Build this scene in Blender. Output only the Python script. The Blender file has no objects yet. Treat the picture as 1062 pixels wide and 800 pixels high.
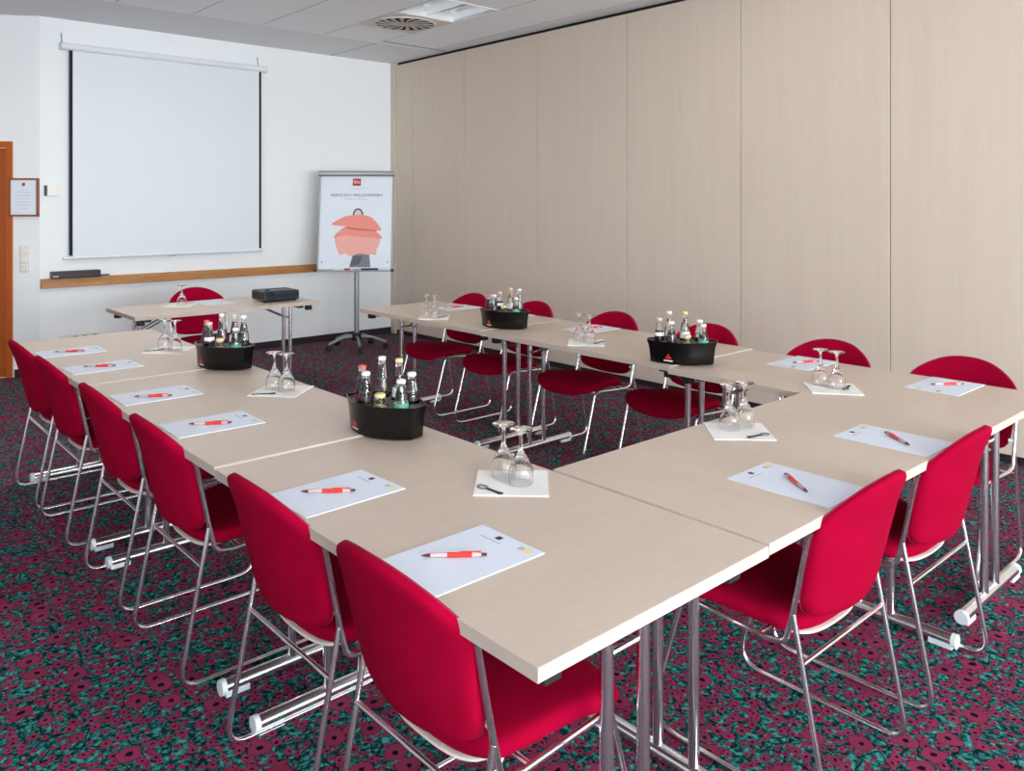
import bpy, bmesh, math, random
from mathutils import Vector, Matrix

random.seed(7)
scene = bpy.context.scene
C = scene.collection
PI = math.pi

# ------------------------------------------------------------------ materials
def mat(name, color, rough=0.5, metal=0.0, **kw):
    m = bpy.data.materials.new(name); m.use_nodes = True
    b = m.node_tree.nodes['Principled BSDF']
    b.inputs['Base Color'].default_value = (*color, 1)
    b.inputs['Roughness'].default_value = rough
    b.inputs['Metallic'].default_value = metal
    for k, v in kw.items():
        b.inputs[k.replace('_', ' ')].default_value = v
    return m

class NT:
    """small helper around a material node tree"""
    def __init__(self, m):
        self.t = m.node_tree; self.b = self.t.nodes['Principled BSDF']
    def n(self, kind, **kw):
        nd = self.t.nodes.new(kind)
        for k, v in kw.items(): setattr(nd, k, v)
        return nd
    def link(self, a, b): self.t.links.new(a, b)
    def _in(self, sock, v):
        if hasattr(v, 'is_output') or isinstance(v, bpy.types.NodeSocket): self.link(v, sock)
        else: sock.default_value = v
    def math(self, op, a, b=None, clamp=False):
        nd = self.n('ShaderNodeMath', operation=op, use_clamp=clamp)
        self._in(nd.inputs[0], a)
        if b is not None: self._in(nd.inputs[1], b)
        return nd.outputs[0]
    def mix(self, fac, a, b):
        nd = self.n('ShaderNodeMix', data_type='RGBA')
        self._in(nd.inputs[0], fac); self._in(nd.inputs[6], a); self._in(nd.inputs[7], b)
        return nd.outputs[2]
    def coords(self, scale=(1, 1, 1), which='Object'):
        tc = self.n('ShaderNodeTexCoord'); mp = self.n('ShaderNodeMapping')
        mp.inputs['Scale'].default_value = scale
        self.link(tc.outputs[which], mp.inputs['Vector'])
        return mp.outputs[0]
    def noise(self, vec, scale, detail=3, rough=0.5):
        nd = self.n('ShaderNodeTexNoise')
        nd.inputs['Scale'].default_value = scale; nd.inputs['Detail'].default_value = detail
        nd.inputs['Roughness'].default_value = rough
        if vec is not None: self.link(vec, nd.inputs['Vector'])
        return nd
    def ramp(self, fac, stops):
        nd = self.n('ShaderNodeValToRGB')
        e = nd.color_ramp.elements
        while len(e) < len(stops): e.new(0.5)
        for el, (p, c) in zip(e, stops): el.position = p; el.color = (*c, 1) if len(c) == 3 else c
        self.link(fac, nd.inputs[0]); return nd.outputs[0]
    def bump(self, h, strength=0.2, dist=0.002):
        nd = self.n('ShaderNodeBump'); nd.inputs['Strength'].default_value = strength
        nd.inputs['Distance'].default_value = dist
        self.link(h, nd.inputs['Height']); self.link(nd.outputs[0], self.b.inputs['Normal'])

def c4(c): return (*c, 1)

M = {}
# wood veneer (table tops): pale maple
def veneer(name, c1, c2, scale, rough, fine=0.35):
    m = mat(name, c1, rough); t = NT(m)
    v = t.coords(scale)
    n1 = t.noise(v, 1.0, 6, 0.65); n2 = t.noise(v, 7.0, 3, 0.6)
    f = t.math('ADD', t.math('MULTIPLY', n1.outputs[0], 1 - fine), t.math('MULTIPLY', n2.outputs[0], fine))
    col = t.ramp(f, [(0.35, c1), (0.65, c2)])
    t.link(col, t.b.inputs['Base Color'])
    return m
M['table'] = veneer('maple_laminate', (.565, .465, .382), (.61, .508, .42), (9, 2.2, 4), 0.36)
M['edge'] = mat('maple_edge_band', (.57, .49, .415), 0.45)
M['partition'] = veneer('partition_veneer', (.66, .555, .455), (.70, .595, .495), (14, 14, 0.7), 0.45)
M['post'] = veneer('partition_post', (.64, .53, .43), (.69, .58, .48), (14, 14, 0.7), 0.5)
M['rail'] = veneer('oak_rail', (.36, .15, .042), (.56, .27, .085), (2.0, 20, 20), 0.4)
M['door'] = veneer('cherry_door', (.34, .065, .004), (.40, .085, .006), (9, 9, 0.8), 0.4)
M['door_frame'] = veneer('cherry_door_frame', (.43, .085, .006), (.50, .11, .010), (9, 9, 0.8), 0.4)
M['frame_wood'] = veneer('picture_frame_wood', (.27, .07, .025), (.34, .10, .035), (9, 9, 2), 0.4)

def plaster(name, c, bump=0.08):
    m = mat(name, c, 0.85); t = NT(m)
    v = t.coords(); n = t.noise(v, 260, 3)
    t.bump(n.outputs[0], bump, 0.001); return m
M['wall'] = plaster('white_painted_wall', (.86, .90, .915))
M['fabric_w'] = mat('screen_fabric', (.755, .815, .865), 0.8)
M['white_metal'] = mat('white_metal', (.80, .83, .84), 0.4)
M['black_border'] = mat('black_border', (.006, .010, .010), 0.8)
M['black'] = mat('black_plastic', (.010, .010, .012), 0.42)
M['black_gloss'] = mat('black_gloss_plastic', (.004, .0035, .0035), 0.25, 0, Specular_IOR_Level=.3)
M['black_deck'] = mat('black_deck', (.008, .009, .010), 0.38)
M['rubber'] = mat('black_rubber', (.012, .012, .013), 0.6)
M['dark_gap'] = mat('dark_gap', (.006, .005, .006), 0.9)
M['baseboard'] = mat('dark_baseboard', (.016, .010, .016), 0.6)
M['chrome'] = mat('chrome', (.90, .91, .93), 0.22, 1.0)
M['steel'] = mat('grey_steel', (.30, .31, .32), 0.38, 0.9)
M['steel_dark'] = mat('dark_steel', (.05, .05, .055), 0.45, 0.6)
M['alu'] = mat('grey_aluminium', (.36, .39, .41), 0.4, 0.7)
M['cap'] = mat('white_plastic_cap', (.72, .78, .80), 0.4)
M['cream'] = mat('cream_seat_shell', (.78, .72, .65), 0.45)
M['paper'] = mat('white_paper', (.68, .745, .835), 0.7)
M['poster_paper'] = mat('poster_paper', (.76, .83, .90), 0.7)
M['napkin'] = mat('napkin_paper', (.84, .83, .79), 0.85)
M['ink'] = mat('grey_ink', (.10, .11, .13), 0.7)
M['ink_light'] = mat('light_grey_ink', (.42, .46, .50), 0.7)
M['logo_dark'] = mat('dark_logo', (.045, .01, .02), 0.6)
M['logo_red'] = mat('logo_red', (.48, .012, .028), 0.6)
M['logo_redm'] = mat('carrier_red', (.62, .015, .012), 0.5)
M['white'] = mat('white_print', (.85, .85, .85), 0.6)
M['yellow'] = mat('yellow_print', (.80, .66, .34), 0.6)
M['pink'] = mat('salmon_print', (.86, .30, .24), 0.7)
M['pink_d'] = mat('salmon_fold_print', (.50, .10, .07), 0.7)
M['skin'] = mat('pale_print', (.72, .62, .60), 0.7)
M['jeans'] = mat('denim_print', (.20, .22, .26), 0.7)
M['jeans_d'] = mat('denim_dark_print', (.11, .12, .15), 0.7)
M['hair'] = mat('dark_print', (.02, .02, .025), 0.7)
M['pen_red'] = mat('pen_red', (.70, .035, .022), 0.3)
M['pen_clear'] = mat('pen_clear', (.80, .62, .62), 0.25, 0.0, Transmission_Weight=0.35)
M['pen_dark'] = mat('pen_tip', (.10, .012, .02), 0.35)
M['beige_plastic'] = mat('beige_plastic', (.76, .74, .66), 0.4)
M['white_plastic'] = mat('white_plastic', (.86, .84, .78), 0.4)
M['grey_plastic'] = mat('dark_grey_plastic', (.05, .05, .05), 0.5)
M['vent_plate'] = mat('vent_plate', (.74, .69, .63), 0.5)
M['vent_blade'] = mat('vent_blade', (.52, .47, .42), 0.5)
M['reflector'] = mat('lamp_reflector', (.85, .86, .87), 0.22, 0.85)
M['glass'] = mat('clear_glass', (1, 1, 1), 0.0, 0.0, Transmission_Weight=1.0, IOR=1.46)
M['glass_bottle'] = mat('bottle_glass', (.93, .97, .96), 0.0, 0.0, Transmission_Weight=1.0, IOR=1.46)
M['cola'] = mat('cola_liquid', (.012, .004, .003), 0.12)
M['juice_y'] = mat('orange_juice', (.42, .22, .03), 0.15)
M['juice_r'] = mat('dark_juice', (.05, .012, .02), 0.12)
M['juice_g'] = mat('green_drink', (.035, .17, .11), 0.15)
M['water'] = mat('water', (.93, .97, .97), 0.0, 0.0, Transmission_Weight=1.0, IOR=1.33)
M['red_label'] = mat('red_label', (.62, .03, .025), 0.5)
M['white_label'] = mat('white_label', (.82, .85, .82), 0.5)
M['green_label'] = mat('green_label', (.08, .33, .20), 0.5)
M['yellow_label'] = mat('yellow_label', (.60, .47, .12), 0.5)
M['cap_red'] = mat('red_cap', (.66, .10, .075), 0.4)
M['cap_white'] = mat('white_cap', (.82, .84, .82), 0.4)
M['cap_gold'] = mat('yellow_cap', (.75, .62, .25), 0.35)
M['cap_pink'] = mat('pale_pink_cap', (.80, .55, .50), 0.4)
M['lens'] = mat('projector_lens', (.02, .03, .05), 0.1)
M['proj_top'] = mat('projector_casing', (.010, .012, .014), 0.42)
M['marker_blue'] = mat('navy_marker', (.012, .02, .06), 0.4)
M['marker_red'] = mat('red_marker', (.45, .03, .03), 0.4)

# upholstery
def upholstery():
    m = mat('crimson_wool', (.40, .004, .045), 0.95); t = NT(m)
    t.b.inputs['Sheen Weight'].default_value = 0.0
    t.b.inputs['Sheen Roughness'].default_value = 0.5
    t.b.inputs['Sheen Tint'].default_value = (1.0, .25, .45, 1)
    t.b.inputs['Specular IOR Level'].default_value = 0.05
    v = t.coords(); n = t.noise(v, 500, 2); n2 = t.noise(v, 9, 3)
    col = t.ramp(n2.outputs[0], [(0.3, (.285, .0004, .020)), (0.7, (.335, .0005, .027))])
    t.link(col, t.b.inputs['Base Color'])
    t.bump(n.outputs[0], 0.35, 0.001); return m
M['red'] = upholstery()
M['red_piping'] = mat('crimson_piping', (.28, .002, .035), 0.9)

# carpet: poppies scattered over teal leaves with dark stems
def carpet():
    m = mat('poppy_carpet', (.1, .05, .06), 1.0); t = NT(m)
    t.b.inputs['Specular IOR Level'].default_value = 0.05
    v = t.coords()
    nz = t.noise(v, 9, 2)
    off = t.n('ShaderNodeVectorMath', operation='SUBTRACT'); t.link(nz.outputs['Color'], off.inputs[0]); off.inputs[1].default_value = (.5, .5, .5)
    sc = t.n('ShaderNodeVectorMath', operation='SCALE'); t.link(off.outputs[0], sc.inputs[0]); sc.inputs['Scale'].default_value = 0.05
    vd = t.n('ShaderNodeVectorMath', operation='ADD'); t.link(v, vd.inputs[0]); t.link(sc.outputs[0], vd.inputs[1])
    nz2 = t.noise(v, 26, 2)
    off2 = t.n('ShaderNodeVectorMath', operation='SUBTRACT'); t.link(nz2.outputs['Color'], off2.inputs[0]); off2.inputs[1].default_value = (.5, .5, .5)
    sc2 = t.n('ShaderNodeVectorMath', operation='SCALE'); t.link(off2.outputs[0], sc2.inputs[0]); sc2.inputs['Scale'].default_value = 0.028
    vf = t.n('ShaderNodeVectorMath', operation='ADD'); t.link(v, vf.inputs[0]); t.link(sc2.outputs[0], vf.inputs[1])
    # ground: teal leaves, dark gaps
    leaf = t.noise(vd.outputs[0], 62, 2, 0.6)
    col = t.ramp(leaf.outputs[0], [(0.36, (.012, .014, .028)), (0.44, (.013, .065, .068)), (0.54, (.026, .19, .175)), (0.66, (.075, .42, .37))])
    # dark wandering stems
    for scl, w in ((8.5, .018), (14, .030)):
        st = t.n('ShaderNodeTexVoronoi', feature='DISTANCE_TO_EDGE'); st.voronoi_dimensions = '2D'
        st.inputs['Scale'].default_value = scl; t.link(vd.outputs[0], st.inputs['Vector'])
        msk = t.math('LESS_THAN', st.outputs['Distance'], w)
        col = t.mix(t.math('MULTIPLY', msk, 0.85), col, (.010, .008, .022, 1))
    # flowers, small to large
    for scl, rad, keep, ctr in ((34, .34, .28, .09), (22, .35, .42, .10), (11, .36, .68, .10)):
        vo = t.n('ShaderNodeTexVoronoi', feature='F1'); vo.voronoi_dimensions = '2D'
        vo.inputs['Scale'].default_value = scl; vo.inputs['Randomness'].default_value = 0.85
        t.link(vf.outputs[0], vo.inputs['Vector'])
        sep = t.n('ShaderNodeSeparateColor'); t.link(vo.outputs['Color'], sep.inputs[0])
        on = t.math('GREATER_THAN', sep.outputs[0], keep)
        inside = t.math('MULTIPLY', t.math('LESS_THAN', vo.outputs['Distance'], rad), on)
        rim = t.math('MULTIPLY', t.math('LESS_THAN', vo.outputs['Distance'], rad + .03), on)
        petal = t.mix(sep.outputs[1], (.24, .030, .078, 1), (.32, .042, .108, 1))
        col = t.mix(t.math('MULTIPLY', rim, 0.6), col, (.020, .010, .024, 1))
        col = t.mix(inside, col, petal)
        core = t.math('MULTIPLY', t.math('LESS_THAN', vo.outputs['Distance'], ctr), on)
        col = t.mix(core, col, (.010, .006, .022, 1))
    pile = t.noise(v, 420, 2)
    dark = t.ramp(pile.outputs[0], [(0.3, (.72, .72, .72)), (0.7, (1, 1, 1))])
    mul = t.n('ShaderNodeMix', data_type='RGBA', blend_type='MULTIPLY'); mul.inputs[0].default_value = 1
    t.link(col, mul.inputs[6]); t.link(dark, mul.inputs[7])
    t.link(mul.outputs[2], t.b.inputs['Base Color'])
    t.bump(pile.outputs[0], 0.5, 0.004)
    return m
M['carpet'] = carpet()

# ceiling tiles: 0.62 x 0.625 m grid, with a plain plaster margin along the walls
def ceiling_mat():
    m = mat('ceiling_tiles', (.80, .81, .82), 0.85); t = NT(m)
    tc = t.n('ShaderNodeTexCoord'); sx = t.n('ShaderNodeSeparateXYZ'); t.link(tc.outputs['Object'], sx.inputs[0])
    x, y = sx.outputs[0], sx.outputs[1]
    def line(c, origin, pitch, half):
        f = t.math('FRACT', t.math('ADD', t.math('DIVIDE', t.math('SUBTRACT', c, origin), pitch), 100.5))
        d = t.math('MULTIPLY', t.math('ABSOLUTE', t.math('SUBTRACT', f, 0.5)), pitch)
        return t.math('LESS_THAN', d, half)
    inside = t.math('MULTIPLY', t.math('LESS_THAN', y, 7.03), t.math('LESS_THAN', x, 5.11))
    inx = t.math('LESS_THAN', y, 7.03)
    ly = t.math('MULTIPLY', line(y, 7.02, .6265, .011), inside)
    lx = t.math('MULTIPLY', line(x, 5.10, .621, .005), inx)
    n = t.noise(tc.outputs['Object'], 240, 2)
    tile = t.ramp(n.outputs[0], [(0.3, (.90, .93, .96)), (0.6, (.95, .98, 1.0))])
    col = t.mix(inside, (.80, .815, .83, 1), tile)
    col = t.mix(lx, col, (.45, .46, .47, 1))
    col = t.mix(ly, col, (1, 1, 1, 1))  # white lines paint in the highlight on the grid bars' sides
    t.link(col, t.b.inputs['Base Color'])
    return m
M['ceiling'] = ceiling_mat()

# ------------------------------------------------------------------ mesh helpers
class MB:
    def __init__(self): self.v = []; self.f = []; self.mi = []
    def add(self, verts, faces, mi=0):
        o = len(self.v); self.v += [tuple(p) for p in verts]
        self.f += [tuple(i + o for i in fc) for fc in faces]; self.mi += [mi] * len(faces)
    def box(self, x0, x1, y0, y1, z0, z1, mi=0, tf=None):
        vs = [(x, y, z) for z in (z0, z1) for (x, y) in ((x0, y0), (x1, y0), (x1, y1), (x0, y1))]
        if tf: vs = [tf(*p) for p in vs]
        self.add(vs, [(3, 2, 1, 0), (4, 5, 6, 7), (0, 1, 5, 4), (1, 2, 6, 5), (2, 3, 7, 6), (3, 0, 4, 7)], mi)
    def tube(self, path, r, seg=10, caps=True, mi=0, flat=None):
        P = [Vector(p) for p in path]; n = len(P)
        T = []
        for i in range(n):
            a = P[max(i - 1, 0)]; b = P[min(i + 1, n - 1)]
            T.append((b - a).normalized())
        up = Vector((0, 0, 1)) if abs(T[0].z) < 0.9 else Vector((1, 0, 0))
        N = (up - T[0] * up.dot(T[0])).normalized()
        rings = []
        for i in range(n):
            if i:
                N = (N - T[i] * N.dot(T[i])).normalized()
            B = T[i].cross(N)
            rr = r[i] if isinstance(r, (list, tuple)) else r
            rings.append([P[i] + (N * math.cos(2 * PI * k / seg) + B * math.sin(2 * PI * k / seg)) * rr for k in range(seg)])
        vs = [p for rg in rings for p in rg]
        fs = []
        for i in range(n - 1):
            for k in range(seg):
                a = i * seg + k; b = i * seg + (k + 1) % seg
                fs.append((a, b, b + seg, a + seg))
        if caps:
            fs.append(tuple(reversed(range(seg)))); fs.append(tuple(range((n - 1) * seg, n * seg)))
        self.add(vs, fs, mi)
    def lathe(self, prof, seg=24, center=(0, 0, 0), mi=0, closed=False):
        cx, cy, cz = center
        vs = []; idx = []
        for (r, z) in prof:
            if r < 1e-6:
                idx.append([len(vs)]); vs.append((cx, cy, cz + z))
            else:
                idx.append(list(range(len(vs), len(vs) + seg)))
                vs += [(cx + r * math.cos(2 * PI * k / seg), cy + r * math.sin(2 * PI * k / seg), cz + z) for k in range(seg)]
        fs = []
        pairs = list(zip(idx, idx[1:])) + ([(idx[-1], idx[0])] if closed else [])
        for a, b in pairs:
            for k in range(seg):
                k2 = (k + 1) % seg
                if len(a) == 1 and len(b) == 1: continue
                if len(a) == 1: fs.append((a[0], b[k2], b[k]))
                elif len(b) == 1: fs.append((a[k], a[k2], b[0]))
                else: fs.append((a[k], a[k2], b[k2], b[k]))
        self.add(vs, fs, mi)
    def prism(self, pts, z0, z1, mi=0, tf=None):
        n = len(pts)
        vs = [(x, y, z0) for x, y in pts] + [(x, y, z1) for x, y in pts]
        if tf: vs = [tf(*p) for p in vs]
        fs = [tuple(reversed(range(n))), tuple(range(n, 2 * n))]
        fs += [(i, (i + 1) % n, n + (i + 1) % n, n + i) for i in range(n)]
        self.add(vs, fs, mi)
    def build(self, name, mats, parent=None, smooth=False, bevel=0, bseg=2, angle=40, recalc=True):
        me = bpy.data.meshes.new(name)
        me.from_pydata(self.v, [], self.f)
        if not isinstance(mats, (list, tuple)): mats = [mats]
        for m in mats: me.materials.append(m)
        for p, i in zip(me.polygons, self.mi): p.material_index = i
        bm = bmesh.new(); bm.from_mesh(me)
        if recalc: bmesh.ops.recalc_face_normals(bm, faces=bm.faces)
        if bevel:
            es = [e for e in bm.edges if len(e.link_faces) == 2 and e.calc_face_angle(0) > math.radians(30)]
            bmesh.ops.bevel(bm, geom=es, offset=bevel, offset_type='OFFSET', segments=bseg, profile=0.5, affect='EDGES', clamp_overlap=True)
        if smooth:
            for f in bm.faces: f.smooth = True
            for e in bm.edges:
                if len(e.link_faces) == 2 and e.calc_face_angle(0) > math.radians(angle): e.smooth = False
        bm.to_mesh(me); bm.free()
        o = bpy.data.objects.new(name, me); C.objects.link(o)
        if parent: o.parent = parent
        return o

def fillet(pts, rads, n=6):
    """polyline with rounded corners"""
    P = [Vector(p) for p in pts]; out = [P[0]]
    for i in range(1, len(P) - 1):
        a, b, c = P[i - 1], P[i], P[i + 1]
        r = rads[i - 1] if isinstance(rads, (list, tuple)) else rads
        if r <= 0: out.append(b); continue
        u = (a - b); w = (c - b); lu, lw = u.length, w.length; u.normalize(); w.normalize()
        ang = u.angle(w); d = min(r / math.tan(ang / 2), lu * .49, lw * .49)
        p0, p1 = b + u * d, b + w * d
        for k in range(n + 1):
            s = k / n
            out.append(p0 * (1 - s) ** 2 + b * 2 * s * (1 - s) + p1 * s * s)
    out.append(P[-1]); return out

def smooth_closed(pts, n=64):
    """closed Catmull-Rom through 2-D points, resampled evenly"""
    m = len(pts); dense = []
    for i in range(m):
        p0, p1, p2, p3 = (Vector((*pts[(i + k - 1) % m], 0)) for k in range(4))
        for s in range(16):
            t = s / 16
            q = 0.5 * ((2 * p1) + (p2 - p0) * t + (2 * p0 - 5 * p1 + 4 * p2 - p3) * t * t + (3 * p1 - p0 - 3 * p2 + p3) * t ** 3)
            dense.append(q)
    L = [0]
    for i in range(len(dense)): L.append(L[-1] + (dense[(i + 1) % len(dense)] - dense[i]).length)
    out = []; j = 0
    for k in range(n):
        d = L[-1] * k / n
        while L[j + 1] < d: j += 1
        f = (d - L[j]) / max(L[j + 1] - L[j], 1e-9)
        q = dense[j].lerp(dense[(j + 1) % len(dense)], f); out.append((q.x, q.y))
    return out

def tag(o, label, cat, group=None, kind=None):
    o['label'] = label; o['category'] = cat
    if group: o['group'] = group
    if kind: o['kind'] = kind
    return o
def empty(name, loc=(0, 0, 0), rz=0):
    o = bpy.data.objects.new(name, None); C.objects.link(o)
    o.empty_display_size = 0.05
    o.location = loc; o.rotation_euler = (0, 0, rz); return o
def kids(o): return [c for c in bpy.data.objects if c.parent == o]
def copy_tree(o, parent=None):
    c = o.copy(); C.objects.link(c)
    if parent: c.parent = parent
    for ch in kids(o): copy_tree(ch, c)
    return c
class Proto:
    """first use hands out the original, later uses hand out copies with copied parts"""
    def __init__(self, o): self.o = o; self.used = False
    def get(self):
        if not self.used: self.used = True; return self.o
        return copy_tree(self.o)
def text_mesh(body, size, name, m, parent, loc, rot=(0, 0, 0), align='CENTER', extrude=0.0002, sx=1.0, spacing=1.0):
    cu = bpy.data.curves.new('lettering', 'FONT'); cu.body = body; cu.size = size
    cu.align_x = align; cu.align_y = 'CENTER'; cu.extrude = extrude; cu.space_character = spacing
    to = bpy.data.objects.new('lettering_tmp', cu); C.objects.link(to)
    dg = bpy.context.evaluated_depsgraph_get(); dg.update()
    me = bpy.data.meshes.new_from_object(to.evaluated_get(dg)); me.name = name
    bpy.data.objects.remove(to); bpy.data.curves.remove(cu)
    me.materials.clear(); me.materials.append(m)
    o = bpy.data.objects.new(name, me); C.objects.link(o)
    if parent: o.parent = parent
    o.location = loc; o.rotation_euler = rot; o.scale = (sx, 1, 1); return o

# ------------------------------------------------------------------ dimensions (metres), camera at x=y=0
H = 1.505
YB = 7.97            # back wall
XR = 5.27            # folding partition
ZC = 3.13            # ceiling
YF = -7.0            # window wall behind the camera
XL = -2.0            # left side wall
AX, AY = 1.655, 7.97 # outer corner where the back wall turns to the door wall
DX, DY = -.823, .568 # direction of the door wall
S_END = (AX - XL) / -DX
YA = AY + S_END * DY
NX, NY = -DY, DX     # into-the-room normal of the door wall: (-.568,-.823)
def aw(s, d, z):     # point on the door wall: s along from the corner, d out into the room
    return (AX + DX * s + NX * d, AY + DY * s + NY * d, z)

# ------------------------------------------------------------------ setting
m = MB(); m.box(XL, XR + .1, YF, YA, -.05, 0)
tag(m.build('floor', M['carpet']), 'carpet with crimson poppies on teal leaves', 'floor', kind='structure')

# ceiling with a hole for the recessed lamp
LX0, LX1, LY0, LY1 = 3.862, 4.474, 5.145, 5.762
LAMPS = [(3.862, 5.145), (3.862, 2.639), (1.378, 5.145), (1.378, 2.639)]   # tile corners: the seen recessed lamp, then three added unseen ones
m = MB()
xb = [XL, 1.378, 1.990, 3.862, 4.474, XR + .1]; yb = [YF, 2.639, 3.256, 5.145, 5.762, YA]
for i in range(5):
    for j in range(5):
        if i in (1, 3) and j in (1, 3): continue
        m.box(xb[i], xb[i + 1], yb[j], yb[j + 1], ZC, ZC + .06)
ceiling = tag(m.build('ceiling', M['ceiling']), 'white suspended tile ceiling with a plain margin', 'ceiling', kind='structure')
m = MB(); m.box(4.475, 4.482, 7.03, YB, ZC - .002, ZC); m.box(4.47, XR, 6.895, 6.915, ZC - .004, ZC)
m.build('joint_strip', mat('ceiling_joint', (.28, .26, .24), .7), ceiling)

m = MB(); m.box(AX, XR + .1, YB, YB + .12, 0, ZC)
tag(m.build('wall_back', M['wall']), 'white painted wall behind the projection screen', 'wall', kind='structure')
m = MB(); m.prism([aw(0, 0, 0)[:2], aw(S_END, 0, 0)[:2], aw(S_END, -.12, 0)[:2], (AX + .001, AY + .12)], 0, ZC)
tag(m.build('wall_door_side', M['wall']), 'white angled wall with the door and framed notice', 'wall', kind='structure')
m = MB(); m.box(XL - .12, XL, YF, YA, 0, ZC)
tag(m.build('wall_left', M['wall']), 'white side wall left of the room', 'wall', kind='structure')
# window wall behind the camera, three openings
wins = [(-1.85, .35), (.75, 2.45), (2.75, 4.1)]
WZ0, WZ1 = .30, 2.70
m = MB()
m.box(XL - .12, XR + .1, YF - .2, YF, 0, WZ0); m.box(XL - .12, XR + .1, YF - .2, YF, WZ1, ZC)
xs = [XL - .12] + [q for w_ in wins for q in w_] + [XR + .1]
for i in range(0, len(xs), 2): m.box(xs[i], xs[i + 1], YF - .2, YF, WZ0, WZ1)
tag(m.build('wall_front', M['wall']), 'white window wall behind the viewer', 'wall', kind='structure')
for i, (a, b) in enumerate(wins):
    m = MB()
    for (x0, x1, z0, z1) in ((a, a + .06, WZ0, WZ1), (b - .06, b, WZ0, WZ1), (a, b, WZ0, WZ0 + .06), (a, b, WZ1 - .06, WZ1), ((a + b) / 2 - .04, (a + b) / 2 + .04, WZ0, WZ1)):
        m.box(x0, x1, YF - .14, YF - .07, z0, z1)
    tag(m.build('window_%d' % (i + 1), M['white_metal'], bevel=.004), 'white framed window behind the viewer', 'window', kind='structure')

# folding partition: dark carrier, veneered panels with fine joints
m = MB(); m.box(XR + .03, XR + .1, YF, YB, 0, ZC)
wr = tag(m.build('wall_right', M['dark_gap']), 'maple veneered folding partition wall of tall panels', 'wall', kind='structure')
joints = [7.872, 7.54, 6.618, 5.515, 4.425, 3.337, 2.247, 1.157, .067, -1.02, -2.11, -3.2, -4.29, -5.38, -6.47, YF]
for a, b in zip(joints, joints[1:]):
    m = MB(); m.box(XR, XR + .028, b + .003, a - .003, .05, 3.098)
    m.build('panel', M['partition'], wr, bevel=.002)
m = MB(); m.box(XR - .012, XR + .03, 7.876, YB, 0, ZC)
tag(m.build('trim_1', M['post'], bevel=.002), 'narrow maple post where the partition meets the white wall', 'trim', kind='structure')
m = MB(); m.box(XR + .012, XR + .029, YF, 7.87, 0, .05)
tag(m.build('baseboard_right', M['baseboard']), 'black recessed base under the partition panels', 'baseboard', kind='structure')
m = MB(); m.box(AX - .01, XR - .012, YB - .012, YB, 0, .07)
tag(m.build('baseboard_back', M['baseboard'], bevel=.002), 'black skirting along the white back wall', 'baseboard', kind='structure')
m = MB(); m.prism([aw(-.004, .012, 0)[:2], aw(.2, .012, 0)[:2], aw(.2, 0, 0)[:2], aw(0, 0, 0)[:2]], 0, .07)
tag(m.build('baseboard_left', M['baseboard']), 'black skirting beside the door', 'baseboard', kind='structure')
m = MB(); m.box(AX + .002, 4.31, YB - .045, YB, .765, .848)
tag(m.build('trim_2', M['rail'], bevel=.004), 'oak chair rail along the white back wall', 'trim', kind='structure')

# door on the angled wall
dr = tag(empty('door_1', aw(.68, 0, 0)), 'orange-brown wooden door beside the framed notice', 'door', kind='structure')
dinv = Matrix.Translation(-Vector(dr.location))
m = MB()
tfd = lambda s, d, z: tuple(Vector(aw(s, d, z)) - Vector(dr.location))
m.box(.215, .266, 0, .018, 0, 2.04, tf=tfd); m.box(1.10, 1.16, 0, .018, 0, 2.04, tf=tfd); m.box(.266, 1.10, 0, .018, 1.985, 2.04, tf=tfd)
m.build('door_frame', M['door_frame'], dr, bevel=.003)
m = MB(); m.box(.270, 1.096, .001, .006, .008, 1.98, tf=tfd)
leaf = m.build('door_leaf', M['door'], dr, bevel=.002)
m = MB(); m.tube([tfd(1.03, .014, 1.05), tfd(1.03, .06, 1.05), tfd(.91, .06, 1.05)], .009)
m.build('handle', M['steel'], leaf, smooth=True)

# ------------------------------------------------------------------ wall things
# framed notice
fr = tag(empty('picture_frame', aw(.117, 0, 1.39)), 'framed white notice in a thin brown frame beside the door', 'picture frame')
tff = lambda s, d, z: tuple(Vector(aw(s, d, z)) - Vector(fr.location))
m = MB(); s0, s1, z0, z1 = .000, .238, 1.392, 1.722
m.box(s0, s1, 0, .034, z1 - .016, z1, tf=tff); m.box(s0, s1, 0, .034, z0, z0 + .016, tf=tff)
m.box(s0, s0 + .016, 0, .034, z0, z1, tf=tff); m.box(s1 - .016, s1, 0, .034, z0, z1, tf=tff)
m.build('frame', M['frame_wood'], fr, bevel=.002)
m = MB(); m.box(s0 + .014, s1 - .014, .020, .026, z0 + .014, z1 - .014, tf=tff)
sheet = m.build('notice_sheet', M['poster_paper'], fr)
m = MB(); m.box(.108, .132, .0262, .0266, 1.655, 1.682, tf=tff); m.build('logo', M['logo_red'], sheet)
m = MB()
for k, (a, b) in enumerate(((.06, .18), (.05, .19), (.07, .17), (.05, .19), (.06, .18), (.09, .15))):
    m.box(a, b, .0262, .0265, 1.60 - k * .028, 1.603 - k * .028, tf=tff)
m.build('printed_lines', M['ink_light'], sheet)

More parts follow.
